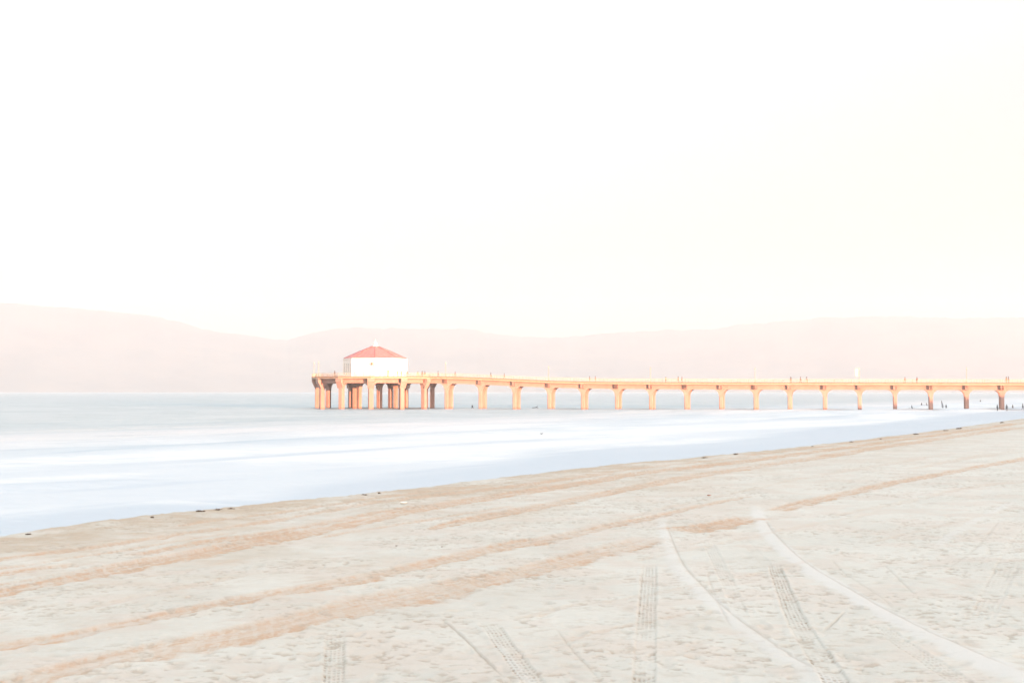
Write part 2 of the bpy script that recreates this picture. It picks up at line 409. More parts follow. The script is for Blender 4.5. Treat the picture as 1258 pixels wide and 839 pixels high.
# loose, trampled sand: small ripples and old footprints, smoothed where a sledge passed
rough = (1 - 0.55 * np.clip(pale, 0, 1)) * np.clip(1.3 - rad[:, None] / 180.0, 0.15, 1) * sstep(-6, -1, Q) * (1 + 1.1 * np.exp(-(Q / 1.5) ** 2))
dz += rough * ((n_mid - 0.5) * 0.035 + (n_fine - 0.5) * 0.022 + (fbm(X / 4.5, Y / 4.5, 51, 3) - 0.5) * 0.06)
pr = np.random.default_rng(5)
for k in range(1500):                                     # scattered prints
    yy = 9 + 60 * pr.random() ** 2.2; xx = (pr.random() - 0.5) * yy * 0.98
    a = pr.random() * PI; l = 0.11 + 0.05 * pr.random(); w = 0.045 + 0.03 * pr.random(); dep = 0.008 + 0.018 * pr.random()
    r0 = np.searchsorted(rad, math.hypot(xx, yy) - 0.35); r1 = np.searchsorted(rad, math.hypot(xx, yy) + 0.35)
    a0 = math.atan2(xx, yy); h_ = 0.35 / math.hypot(xx, yy)
    c0 = np.searchsorted(az[:1300], a0 - h_); c1 = np.searchsorted(az[:1300], a0 + h_)
    if r1 <= r0 or c1 <= c0: continue
    sl = (slice(r0, r1), slice(c0, c1))
    ex, ey = X[sl] - xx, Y[sl] - yy
    e = ((ex * math.cos(a) + ey * math.sin(a)) / l) ** 2 + ((-ex * math.sin(a) + ey * math.cos(a)) / w) ** 2
    g = np.exp(-e); dz[sl] += (-dep * g + 0.22 * dep * np.exp(-(np.sqrt(e) - 1.5) ** 2 * 4)) * (1 - pale[sl])
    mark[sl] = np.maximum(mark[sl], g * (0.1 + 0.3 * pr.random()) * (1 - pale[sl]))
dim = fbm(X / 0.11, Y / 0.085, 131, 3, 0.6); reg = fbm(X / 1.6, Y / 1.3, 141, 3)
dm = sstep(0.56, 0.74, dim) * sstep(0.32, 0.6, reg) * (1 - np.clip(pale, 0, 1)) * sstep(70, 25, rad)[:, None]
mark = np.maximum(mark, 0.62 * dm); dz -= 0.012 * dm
tint = sstep(0.42, 0.66, fbm(X / 0.9, Y / 0.6, 151, 4, 0.65)) * (1 - np.clip(pale, 0, 1))
# crest strip: coarser, damp and tan
crest = np.exp(-np.clip(Q, 0, 99) / 7.5) * (0.75 + 1.4 * (n_big - .5) + 1.5 * (n_mid - .5))
Zs = Z + dz * near
wet = 1 - sstep(0.15, 0.75, Zs + (n_big - 0.5) * 0.3)
me = grid_mesh('beach_sand', X, Y, Zs, dict(damp=np.clip(damp, 0, 1.1), pale=pale, mark=np.clip(mark, 0, 1.2), crest=np.clip(crest, 0, 1), wet=wet, tint=tint), True)
m, nt, b = new_mat('beach_sand')
c = mixc(nt, ramp(nt, noise(nt, 0.5, 5, 0.6), 0.35, 0.65), (0.478, 0.479, 0.432), (0.522, 0.525, 0.477))
c = mixc(nt, ramp(nt, noise(nt, 5.0, 6, 0.7, (1, 2.2, 1), -0.5), 0.52, 0.72, 0, 0.55), c, (0.425, 0.385, 0.325))
c = mixc(nt, ramp(nt, noise(nt, 11.0, 5, 0.7), 0.55, 0.72, 0, 0.5), c, (0.56, 0.55, 0.52))
c = mixc(nt, ramp(nt, noise(nt, 60.0, 3, 0.7), 0.58, 0.75, 0, 0.4), c, (0.35, 0.32, 0.28))
c = mixc(nt, ramp(nt, attr(nt, 'tint'), 0, 1, 0, 0.42), c, (0.495, 0.44, 0.383))
c = mixc(nt, ramp(nt, attr(nt, 'crest'), 0, 1, 0, 0.9), c, (0.40, 0.335, 0.255))
c = mixc(nt, ramp(nt, attr(nt, 'pale'), 0, 1, 0, 0.75), c, (0.54, 0.54, 0.512))
dn = nt.nodes.new('ShaderNodeMath'); dn.operation = 'MULTIPLY'
nt.links.new(attr(nt, 'damp'), dn.inputs[0]); nt.links.new(ramp(nt, noise(nt, 14.0, 5, 0.7), 0.3, 0.65, 0.62, 1.1), dn.inputs[1])
c = mixc(nt, dn.outputs[0], c, (0.44, 0.32, 0.225))
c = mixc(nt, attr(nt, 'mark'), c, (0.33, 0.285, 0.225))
c = mixc(nt, ramp(nt, attr(nt, 'wet'), 0, 1, 0, 0.8), c, (0.24, 0.215, 0.20))
nt.links.new(c, b.inputs['Base Color'])
nt.links.new(ramp(nt, attr(nt, 'wet'), 0.2, 1, 0.95, 0.12), b.inputs['Roughness'])
nt.links.new(ramp(nt, attr(nt, 'wet'), 0.2, 1, 0.15, 0.5), b.inputs['Specular IOR Level'])
bump(nt, b, noise(nt, 45.0, 5, 0.7), 0.35, 0.012)
bump(nt, b, noise(nt, 9.0, 6, 0.7, (1, 1.8, 1), -0.5), 0.4, 0.03)
sand = link_mesh('beach_sand', me, m)
setp(sand, 'pale sand beach crossed by tyre ruts, rising to a bluff behind', 'beach', kind='structure')

# ------------------------------------------------------------------ sea
az = around(math.radians(27), 620, 260)
rad = np.concatenate((np.geomspace(18, 40, 30), 1 / np.linspace(1 / 40.3, 1 / 420, 520)[1:], np.geomspace(425, 7600, 130)))
X, Y = fan_grid(az, rad)
S, T = st(X, Y); off = -S
bend = off + 10 * (vnoise(T / 70.0, off * 0 + 4, 7) - 0.5) + T * 0.10
ph = fbm(T / 55.0, bend / 22.0, 3, 3)
amp = 0.16 * sstep(10, 45, off) * (1 - sstep(500, 1400, off))
Zw = amp * np.sin(2 * PI * (bend / 21.0 + 0.7 * ph)) * fbm(T / 40.0, bend / 40.0, 9, 3) * 1.6
ridge = np.exp(-((bend - 62 - 5 * (vnoise(T / 25., off * 0, 15) - .5)) / 2.6) ** 2) * sstep(0.42, 0.65, vnoise(T / 36.0 + .3, off * 0 + 9, 12))
ridge += np.exp(-((bend - 33 - 4 * (vnoise(T / 18., off * 0, 25) - .5)) / 1.6) ** 2) * 0.6 * sstep(0.4, 0.6, vnoise(T / 22.0, off * 0 + 29, 12))
Zw += 0.38 * ridge
n1 = fbm(T / 38.0, bend / 9.0, 33, 5, 0.55); n2 = fbm(T / 16.0, bend / 2.4, 43, 4, 0.6)
# where the foam gives way to the thin sheet of backwash, read off the photograph
EDGE = [(-150, 652), (0, 640), (90, 631), (180, 622), (250, 617), (320, 622), (350, 616), (372, 600), (420, 592), (500, 583), (560, 577), (620, 569), (700, 557), (760, 552), (840, 548), (900, 543),
        (1000, 527), (1080, 522), (1180, 509), (1258, 504)]
et, eo = [], []
for u, v in EDGE:
    d = px_dir(u, v); k = -EYE / d[2]; s_, t_ = st(d[0] * k, d[1] * k); et.append(t_); eo.append(-s_)
od = np.argsort(et); inner = np.interp(T, np.array(et)[od], np.array(eo)[od]) + 5 * (n1 - 0.5) + 3 * (n2 - 0.5)
foam = sstep(-2, 4.5, off - inner) * (1 - 0.92 * sstep(30, 135, off + 50 * (n1 - 0.5)))
foam = np.clip(foam * (0.5 + 0.7 * sstep(0.3, 0.64, n1)) - 0.3 * sstep(0.5, 0.75, n2) * (off > 22), 0, 1)
foam = np.clip(foam - 0.55 * ridge, 0, 1)
foam = np.maximum(foam, 0.14 * sstep(0.5, 0.75, n1) * (1 - sstep(300, 900, off)))
me = grid_mesh('sea', X, Y, Zw, dict(foam=foam, shallow_sheen=1 - sstep(18, 130, off + 40 * (n1 - .5))), True)
m, nt, b = new_mat('sea_water')
c = mixc(nt, ramp(nt, noise(nt, 0.03, 5, 0.6, (1, 2.5, 1), -0.3), 0.35, 0.65), (0.275, 0.35, 0.37), (0.315, 0.388, 0.408))
c = mixc(nt, attr(nt, 'shallow_sheen'), c, (0.425, 0.478, 0.515))  # paler inshore water, with the sky's lavender reflection mixed into its colour
f = attr(nt, 'foam')
fm = nt.nodes.new('ShaderNodeMath'); fm.operation = 'MULTIPLY'; nt.links.new(f, fm.inputs[0])
nt.links.new(ramp(nt, noise(nt, 0.5, 6, 0.65, (0.35, 1.5, 1), 1.03), 0.3, 0.6, 0.7, 1.05), fm.inputs[1])
c = mixc(nt, fm.outputs[0], c, (0.61, 0.635, 0.635))
nt.links.new(c, b.inputs['Base Color'])
nt.links.new(ramp(nt, fm.outputs[0], 0, 1, 0.35, 0.8), b.inputs['Roughness'])
b.inputs['IOR'].default_value = 1.333; b.inputs['Specular IOR Level'].default_value = 0.0
bump(nt, b, noise(nt, 0.35, 5, 0.6, (1, 2.2, 1), -0.3), 0.5, 0.35)
gl = nt.nodes.new('ShaderNodeBsdfGlossy'); gl.inputs['Roughness'].default_value = 0.3; gl.inputs['Color'].default_value = (0.9, 0.95, 1, 1)
nt.links.new(b.inputs['Normal'].links[0].from_socket, gl.inputs['Normal'])
ms = nt.nodes.new('ShaderNodeMixShader'); nt.links.new(ramp(nt, fm.outputs[0], 0, 1, 0.11, 0.0), ms.inputs[0])
nt.links.new(b.outputs[0], ms.inputs[1]); nt.links.new(gl.outputs[0], ms.inputs[2])
nt.links.new(ms.outputs[0], [n for n in nt.nodes if n.type == 'OUTPUT_MATERIAL'][0].inputs[0])
sea = link_mesh('sea', me, m); setp(sea, 'calm pale sea with soft surf foam along the beach', 'sea', kind='structure')

# ------------------------------------------------------------------ far hills
SKY = [(-900, 360), (-500, 362), (-200, 368), (0, 372), (60, 376), (120, 381), (180, 387), (220, 395), (250, 405), (290, 411), (330, 416), (352, 417.5), (375, 411), (400, 405),
       (440, 402), (490, 404), (540, 404), (575, 404), (600, 409), (640, 414), (680, 415), (720, 412), (770, 408), (830, 405.5), (880, 405), (900, 400), (950, 396),
       (1000, 391), (1060, 389), (1100, 388), (1150, 391), (1180, 391), (1220, 390), (1258, 390), (1500, 384), (2000, 392), (2600, 430)]
su = np.array([math.atan((u - 629) / F) for u, v in SKY]); sh = np.array([(HOR - v) / F for u, v in SKY])
az = np.linspace(su[0], su[-1], 900); rad = np.concatenate((np.linspace(5600, 7000, 60), np.linspace(7020, 7450, 12)))
A, R = np.meshgrid(az, rad); X, Y = np.sin(A) * R, np.cos(A) * R
rid = np.interp(A, su, sh) * 7000 * np.cos(A) + 18 * (fbm(A * 160, A * 0, 3, 4) - 0.5)
g = (R - 5600) / 1400.0
spur = fbm(X / 700.0, Y / 1100.0, 71, 5, 0.5)
prof = np.where(g < 1, np.clip(g, 0, 1) ** (0.8 + 1.1 * spur), 1 - 0.5 * (g - 1))
Z = rid * prof + EYE * np.clip(g, 0, 1) - 2 * (1 - sstep(0, 0.03, g)) + 55 * (spur - 0.5) * np.clip(1 - g, 0, 1) * sstep(0.02, 0.3, g)
hm = grid_mesh('hills', X, Y, Z, {}, False)
m, nt, b = new_mat('dry_hillside')
c = mixc(nt, ramp(nt, noise(nt, 0.004, 6, 0.6), 0.35, 0.65), (0.06, 0.055, 0.045), (0.13, 0.105, 0.08))
nt.links.new(c, b.inputs['Base Color']); b.inputs['Roughness'].default_value = 0.95
hills = link_mesh('hills', hm, m); setp(hills, 'long hazy range of hills across the bay', 'hills', kind='structure')

# ------------------------------------------------------------------ the pier
def line_pt(u, a=(547.0, 338.0), b_=(1231.5, 318.0)):
    A_ = np.array(((a[0] - 629) / F * a[1], a[1])); B_ = np.array(((b_[0] - 629) / F * b_[1], b_[1]))
    k = (u - 629) / F; d = B_ - A_
    tt = (k * A_[1] - A_[0]) / (d[0] - k * d[1])
    return A_ + d * tt
BU = [551.5, 593, 634.5, 677, 718, 759.5, 801, 844, 886.5, 928.5, 970, 1013, 1055.5, 1099, 1143, 1187, 1230.5]
BDIR = np.array((0.301, 0.954)); BDIR /= np.linalg.norm(BDIR)
GAP = 3.6                                                    # between near and far piles
bents = []
for u in BU:
    p = line_pt(u - max(0, (1060 - u)) * GAP * 0.95 / 335 / 2); bents.append(p)
for k in range(4): bents.append(bents[-1] + (bents[-1] - bents[-2]))
bents = np.array(bents)
axis2 = bents[-1] - bents[0]; axis2 /= np.linalg.norm(axis2)
AX = Vector((axis2[0], axis2[1], 0)); BX = Vector((BDIR[0], BDIR[1], 0)); UP = Vector((0, 0, 1)); CX = Vector((-AX.y, AX.x, 0))
DV_ = [(300, 463.0), (523, 463.0), (560, 463.7), (600, 465.2), (640, 467.0), (677, 468.5), (720, 469.6), (760, 470.0), (887, 470.6), (1240, 471.2), (1500, 471.5)]
def deck_z(p):
    u = 629 + p[0] / p[1] * F
    v = np.interp(u, [a for a, _ in DV_], [b_ for _, b_ in DV_])
    return EYE + (HOR - v) * p[1] / F
CU, CY = 461.0, 343.0
PC = Vector(((CU - 629) / F * CY, CY, 0)); PZ = EYE + (HOR - 463.0) * 327 / F      # platform centre and height

pier = empty('pier', (bents[0][0], bents[0][1], 0))
setp(pier, 'long concrete beach pier on arched pile bents, lit warm by low sun', 'pier')
OFF = Vector(pier.location)
def rel(p): return Vector(p) - OFF
NEAR0, FAR1 = -1.35, GAP + 1.35                              # deck edges along BX from the near pile line
SOFF = 1.85                                                  # deck top to girder soffit

# deck stations from the platform edge to the last bent
start = PC + AX * 17.6; start2 = np.array((start.x, start.y))
k0 = bents[0]; n_st = []
sA = Vector((k0[0], k0[1], 0)) - AX * 8.6
st_pts = [np.array((sA.x, sA.y))]
for i in range(len(bents)):
    if i: st_pts.append((bents[i - 1] + bents[i]) / 2)
    st_pts.append(bents[i])
def strip(name, mat, a0, a1, z0, z1, pts=None, parent=pier):
    """a bar running along the pier between the cross offsets a0..a1 and heights z0..z1 below / above the deck"""
    rings = []
    for p in (pts or st_pts):
        zt = deck_z(p); c = Vector((p[0], p[1], 0))
        rings.append([rel(c + BX * a0 + UP * (zt + z0)), rel(c + BX * a1 + UP * (zt + z0)), rel(c + BX * a1 + UP * (zt + z1)), rel(c + BX * a0 + UP * (zt + z1))])
    mb = MB(); mb.loft(rings, smooth=False); return mb
d = strip('', None, NEAR0, FAR1, -0.52, -0.04); d.build('deck', M['fascia'], pier)
for a in (NEAR0 - 0.06, FAR1 - 0.20): strip('', None, a, a + 0.26, -0.036, 0.20).build('curb', M['curb_shade'], pier)  # curbs coloured dark to draw the deck edge's shadow
for a in (-0.42, GAP - 0.42): strip('', None, a, a + 0.84, -SOFF + 0.0, -0.523).build('girder', M['concrete'], pier)

def bracket_profile(hw, rx, rz, n=7):
    """half outline of a column head that flares from hw to hw+rx over rz"""
    return [(hw + rx * (1 - math.cos(a)), -rz + rz * math.sin(a)) for a in [PI / 2 * i / n for i in range(n + 1)]]

for i, p in enumerate(bents):
    zt = deck_z(p); c = Vector((p[0], p[1], 0))
    mb = MB()
    mb.box(rel(c + BX * (GAP / 2) + UP * (zt - 1.15)), (0.9, GAP + 2.2, 1.2), (AX, BX, UP))
    for off_ in (0.0, GAP):
        half = bracket_profile(0.55, 1.6, 1.85)
        poly = [(x, z) for x, z in half] + [(-x, z) for x, z in half[::-1]]
        mb.extrude([rel(c + BX * (off_ - 0.55) + AX * x + UP * (zt - SOFF + 0.012 + z)) for x, z in poly], BX * 1.1)
    # pilaster on the near and far faces, rising to the deck
    for a in (-1.02, GAP + 0.72):
        mb.box(rel(c + BX * (a + 0.15) + UP * (zt - 0.95)), (1.0, 0.46, 1.6), (AX, BX, UP))
    bent = mb.build('pile_bent', M['concrete'], pier)
    for off_ in (0.0, GAP):
        pm = MB(); zb = -2.8
        zt2 = zt - SOFF - 1.8
        pm.box(rel(c + BX * off_ + UP * (zb + zt2) / 2), (1.06, 1.06, zt2 - zb), (AX, BX, UP), 0.16)
        pm.build('pile', M['concrete'], bent)

# railings of the approach
def railing_run(mb, pts, height=0.92, step=0.42):
    """pts: list of Vectors at deck level; posts, balusters and three rails"""
    for p, q in zip(pts[:-1], pts[1:]):
        L = (q - p).length; dirv = (q - p) / L; n = max(1, int(round(L / step)))
        side = Vector((-dirv.y, dirv.x, 0)).normalized()
        for zz, hh, ww in ((height, 0.10, 0.12), (height * 0.52, 0.07, 0.07), (0.30, 0.07, 0.07)):
            mb.box((p + q) / 2 + UP * zz, (L, ww, hh), (dirv, side, UP))
        for k in range(n):
            a = p + dirv * (L * k / n); w = 0.12 if k % 6 == 0 else 0.05
            mb.box(a + UP * (height / 2), (w, w, height), (dirv, side, UP))
    return mb
for a in (NEAR0 + 0.07, FAR1 - 0.07):
    pts = []
    for p in st_pts:
        c = Vector((p[0], p[1], 0)); pts.append(rel(c + BX * a + UP * (deck_z(p) + 0.198)))
    railing_run(MB(), pts).build('railing', M['rail'], pier)

# platform at the seaward end: twelve outer piles, six inner piles
R_P, R_IN, R_EDGE = 17.2, 6.4, 19.0
def ring(R, a_deg, n): return [PC + Vector((R * math.sin(math.radians(a_deg + 360 / n * k)), -R * math.cos(math.radians(a_deg + 360 / n * k)), 0)) for k in range(n)]
outer, inner_, edge = ring(R_P, 3, 12), ring(R_IN, 20, 6), ring(R_EDGE, 3, 12)
mb = MB(); mb.extrude([rel(p + UP * (PZ - 0.50)) for p in edge], UP * 0.46); mb.build('platform_deck', M['fascia'], pier)
def ring_bar(R0, R1, a, n, z0, z1):
    mb = MB(); A_, B_ = ring(R0, a, n), ring(R1, a, n)
    rings = [[rel(A_[k % n] + UP * z0), rel(B_[k % n] + UP * z0), rel(B_[k % n] + UP * z1), rel(A_[k % n] + UP * z1)] for k in range(n + 1)]
    return mb.loft(rings, cap=False, smooth=False)
ring_bar(R_EDGE - 0.2, R_EDGE + 0.05, 3, 12, PZ - 0.036, PZ + 0.16).build('curb', M['curb_shade'], pier)  # same painted shadow line round the platform
ring_bar(R_P - 0.45, R_P + 0.45, 3, 12, PZ - 1.75, PZ - 0.503).build('ring_beam', M['concrete'], pier)
ring_bar(R_IN - 0.4, R_IN + 0.4, 20, 6, PZ - 1.70, PZ - 0.505).build('ring_beam', M['concrete'], pier)
for k in range(6):
    a, b_ = inner_[k], outer[(2 * k + 1) % 12]; dd = (b_ - a).normalized()
    MB().box(rel((a + b_) / 2 + UP * (PZ - 1.06)), ((b_ - a).length - 0.86, 0.7, 1.1), (dd, Vector((-dd.y, dd.x, 0)), UP)).build('radial_beam', M['concrete'], pier)
for k, p in enumerate(outer + inner_):
    out_ = (p - PC).normalized(); tan = Vector((-out_.y, out_.x, 0)); isout = k < 12
    hw = 0.68 if isout else 0.6
    mb = MB()
    mb.box(rel(p + UP * (PZ - 3.3 - 2.8) / 2), (2 * hw, 2 * hw, PZ - 3.3 + 2.8), (out_, tan, UP), 0.16)
    half = bracket_profile(hw, 1.25, 1.55)
    poly = [(x, z) for x, z in half] + [(-x, z) for x, z in half[::-1]]
    mb.extrude([rel(p - out_ * hw + tan * x + UP * (PZ - 1.745 + z)) for x, z in poly], out_ * 2 * hw)
    if isout:   # flared corbel carrying the deck edge outwards
        prof = [(hw, -3.25), (R_EDGE - R_P - 0.15, -1.3), (R_EDGE - R_P - 0.15, -0.506), (hw, -0.506)]
        w0 = 0.95
        mb.extrude([rel(p - tan * w0 + out_ * x + UP * (PZ + z)) for x, z in prof], tan * 2 * w0)
    mb.build('pile', M['concrete'], pier)
# platform railing, open where the approach joins
ej = ring(R_EDGE - 0.12, 3, 12); mb = MB()
pts = [rel(p + UP * (PZ + 0.158)) for p in ej]
a_join = 3
for k in range(12):
    if k in (2, 3):
        continue
    railing_run(mb, [pts[k], pts[(k + 1) % 12]])
mb.build('railing', M['rail'], pier)

# ------------------------------------------------------------------ roundhouse
RH = empty('roundhouse', PC + UP * (PZ - 0.037))
setp(RH, 'white octagonal roundhouse with red hipped roof at the seaward end of the pier', 'building')
R_B = 9.5; W_H = 5.35
oct_ = lambda R, z: [Vector((R * math.sin(math.radians(6 + 45 * k)), -R * math.cos(math.radians(6 + 45 * k)), z)) for k in range(8)]
wall = MB(); wall.loft([oct_(R_B, 0), oct_(R_B, W_H)], smooth=False); wall.build('wall', M['white'], RH)
for p in oct_(R_B + 0.02, 0):
    o_ = p.normalized(); MB().box(p + UP * (W_H / 2), (0.34, 0.34, W_H - 0.02), (o_, Vector((-o_.y, o_.x, 0)), UP), 0.06).build('corner_post', M['white'], RH)
mb = MB(); mb.loft([oct_(R_B + 0.05, W_H + 0.003), oct_(R_B + 0.22, W_H + 0.06), oct_(R_B + 0.22, W_H + 0.34), oct_(R_B - 0.1, W_H + 0.34)], smooth=False); mb.build('fascia', M['white'], RH)
rf = MB(); rf.loft([oct_(R_B - 0.12, W_H + 0.34), oct_(R_B - 0.06, W_H + 0.46), oct_(R_B * 0.55, W_H + 2.35), oct_(0.95, W_H + 4.05)], smooth=False)
roof = rf.build('roof', M['roof'], RH)
rg = MB()
r0, r1 = oct_(R_B - 0.1, W_H + 0.47), oct_(R_B * 0.55, W_H + 2.37); r2 = oct_(0.95, W_H + 4.08)
for k in range(8):
    rg.tube(r0[k], r1[k], 0.11, n=6); rg.tube(r1[k], r2[k], 0.11, n=6)
rg.build('ridge_tile', M['roof'], roof)
cp = MB(); cp.lathe((0, 0, W_H + 4.03), [(1.0, 0), (1.0, 0.18), (0.62, 0.24), (0.55, 0.85), (0.78, 0.92), (0.5, 1.15), (0.12, 1.4), (0.05, 2.2), (0.0, 2.25)], 12)
cp.build('cupola', M['white'], roof)
def facet(k):
    a, b_ = oct_(R_B, 0)[k], oct_(R_B, 0)[(k + 1) % 8]
    t_ = (b_ - a).normalized(); n_ = (a + b_).normalized(); return (a + b_) / 2, t_, n_, (b_ - a).length
def window(k, x, z, w, h):
    c, t_, n_, L = facet(k); p = c + t_ * x + UP * z
    fr = MB()
    for sx, sz, ww, hh in ((-1, 0, 0.1, h + 0.2), (1, 0, 0.1, h + 0.2), (0, 1, w, 0.1), (0, -1, w, 0.1)):
        fr.box(p + n_ * 0.05 + t_ * sx * (w / 2 + 0.05) + UP * sz * (h / 2 + 0.05), (ww, 0.14, hh), (t_, n_, UP))
    for q in range(1, int(h // 1.1) + 1):
        fr.box(p + n_ * 0.05 + UP * (-h / 2 + h * q / (int(h // 1.1) + 1)), (w, 0.07, 0.06), (t_, n_, UP))
    f_ = fr.build('window', M['white'], RH)
    pn = MB(); pn.box(p + n_ * 0.02, (w, 0.03, h), (t_, n_, UP)); pn.build('pane', M['glass'], f_)
for x in (-2.4, -0.8, 0.8, 2.4): window(6, x, 2.5, 0.45, 3.4)          # left facet (shaded side)
window(7, -2.6, 2.3, 0.22, 2.6)
window(0, 0.55, 3.0, 0.5, 0.4)
for k in (3, 4, 5):
    for x in (-2, 0, 2): window(k, x, 2.4, 0.6, 2.4)
c, t_, n_, L = facet(0)
dr = MB(); dr.box(c + t_ * 0.55 + n_ * 0.05 + UP * 1.08, (0.62, 0.08, 2.12), (t_, n_, UP)); door = dr.build('door', M['door'], RH)
hd = MB(); hd.box(c + t_ * 0.78 + n_ * 0.13 + UP * 1.1, (0.06, 0.08, 0.3), (t_, n_, UP)); hd.build('handle', M['bronze'], door)
ln = MB(); p = oct_(R_B + 0.2, 0)[0] + Vector((-0.8, -0.1, 0))
ln.lathe(p + UP * 3.5, [(0.05, 0), (0.2, 0.1), (0.26, 0.7), (0.12, 0.85), (0.04, 1.0)], 8); ln.box(p + Vector((0, 0.25, 4.35)), (0.06, 0.5, 0.06)); ln.build('wall_lantern', M['bronze'], RH)

# ------------------------------------------------------------------ lamp posts on the pier
def lamp_at(pos, h, label, banner=False):
    e = empty('lamp_post', pos); setp(e, label, 'lamp post', 'lamp posts along the pier')
    mb = MB(); mb.lathe((0, 0, 0), [(0.2, 0), (0.2, 0.35), (0.12, 0.5), (0.085, 0.8), (0.06, h - 0.6), (0.12, h - 0.55), (0.12, h - 0.45), (0.05, h - 0.42)], 10); mb.build('pole', M['pole'], e)
    g = MB(); g.lathe((0, 0, h - 0.45), [(0.08, 0)] + [(0.17 * math.sin(a), 0.2 - 0.18 * math.cos(a)) for a in [0.4, 0.9, 1.4, 1.9, 2.4, 2.9]] + [(0.0, 0.5)], 12); g.build('lamp_globe', M['globe'], e)
    cpm = MB(); cpm.lathe((0, 0, h + 0.04), [(0.13, 0), (0.1, 0.06), (0.02, 0.2), (0.0, 0.21)], 8); cpm.build('cap', M['pole'], e)
    if banner:
        bm_ = MB(); bm_.box(AX * -0.72 + UP * (h - 1.3), (0.85, 0.03, 2.2), (AX, CX, UP)); bn = bm_.build('banner', M['banner'], e)
        for zz in (-0.1, -2.5): MB().tube(UP * (h + zz), AX * -1.28 + UP * (h + zz), 0.025).build('banner_arm', M['pole'], bn)
    return e
names = {0: 'pale lamp post on the pier at the bent nearest the roundhouse', 3: 'pale lamp post where the sloping pier deck levels off',
         6: 'pale lamp post in mid pier, first on the level deck', 9: 'slim pale lamp post on the pier, left of the trio of standing people',
         12: 'pale lamp post on the pier carrying a white banner', 15: 'pale lamp post on the pier nearest the shore'}
for i, lb in names.items():
    p = bents[i]; c = Vector((p[0], p[1], 0)) + BX * (NEAR0 + 0.45) + UP * (deck_z(p) - 0.045)
    lamp_at(c, 4.4, lb, i == 12)
lamp_at(PC + ring(R_EDGE - 0.7, 3, 12)[9] - PC + UP * (PZ - 0.045), 4.6, 'pale lamp post at the outermost seaward corner of the platform')
lamp_at(ring(R_EDGE - 0.7, 3, 12)[10] + UP * (PZ - 0.045), 4.6, 'pale lamp post on the platform above its front left pile, beside lone person')

# ------------------------------------------------------------------ people
def skin_mesh(name, V, E, Rd, sub=1):
    me = bpy.data.meshes.new(name); me.from_pydata(V, E, []); o = bpy.data.objects.new(name, me); COL.objects.link(o)
    md = o.modifiers.new('s', 'SKIN'); md.use_smooth_shade = True
    sv = me.skin_vertices[0].data
    for k, r in enumerate(Rd):
        sv[k].radius = (r if isinstance(r, tuple) else (r, r)); sv[k].use_root = (k == 0)
    if sub:
        s_ = o.modifiers.new('d', 'SUBSURF'); s_.levels = sub; s_.render_levels = sub
    dg = bpy.context.evaluated_depsgraph_get(); ev = o.evaluated_get(dg)
    out = bpy.data.meshes.new_from_object(ev); out.name = name
    bpy.data.objects.remove(o); bpy.data.meshes.remove(me)
    return out

def body_parts(pose):
    """joint table for a 1.72 m figure facing -Y"""
    J = dict(pel=(0, 0, 0.93), waist=(0, 0, 1.08), chest=(0, 0.01, 1.30), neck=(0, 0.01, 1.46), chin=(0, -0.02, 1.54), head=(0, -0.01, 1.62), crown=(0, 0.0, 1.69))
    sw = {'stand': 0.0, 'walk': 0.24, 'lean': 0.04}.get(pose, 0.0)
    for sgn, s_ in ((-1, 'l'), (1, 'r')):
        f_ = sw * sgn
        J['hip' + s_] = (0.10 * sgn, 0, 0.90); J['kn' + s_] = (0.11 * sgn, -0.5 * f_ - 0.02, 0.49); J['an' + s_] = (0.11 * sgn, -f_ + 0.02, 0.09); J['to' + s_] = (0.13 * sgn, -f_ - 0.15, 0.04)
        J['sh' + s_] = (0.19 * sgn, 0.01, 1.40)
        if pose == 'lean':
            J['el' + s_] = (0.25 * sgn, -0.14, 1.16); J['wr' + s_] = (0.17 * sgn, -0.34, 1.20)
        else:
            J['el' + s_] = (0.24 * sgn, 0.02 + f_ * 0.5, 1.13); J['wr' + s_] = (0.25 * sgn, -0.06 + f_ * 0.8, 0.90)
        J['ha' + s_] = tuple(np.array(J['wr' + s_]) + (np.array(J['wr' + s_]) - np.array(J['el' + s_])) * 0.55)
    return J
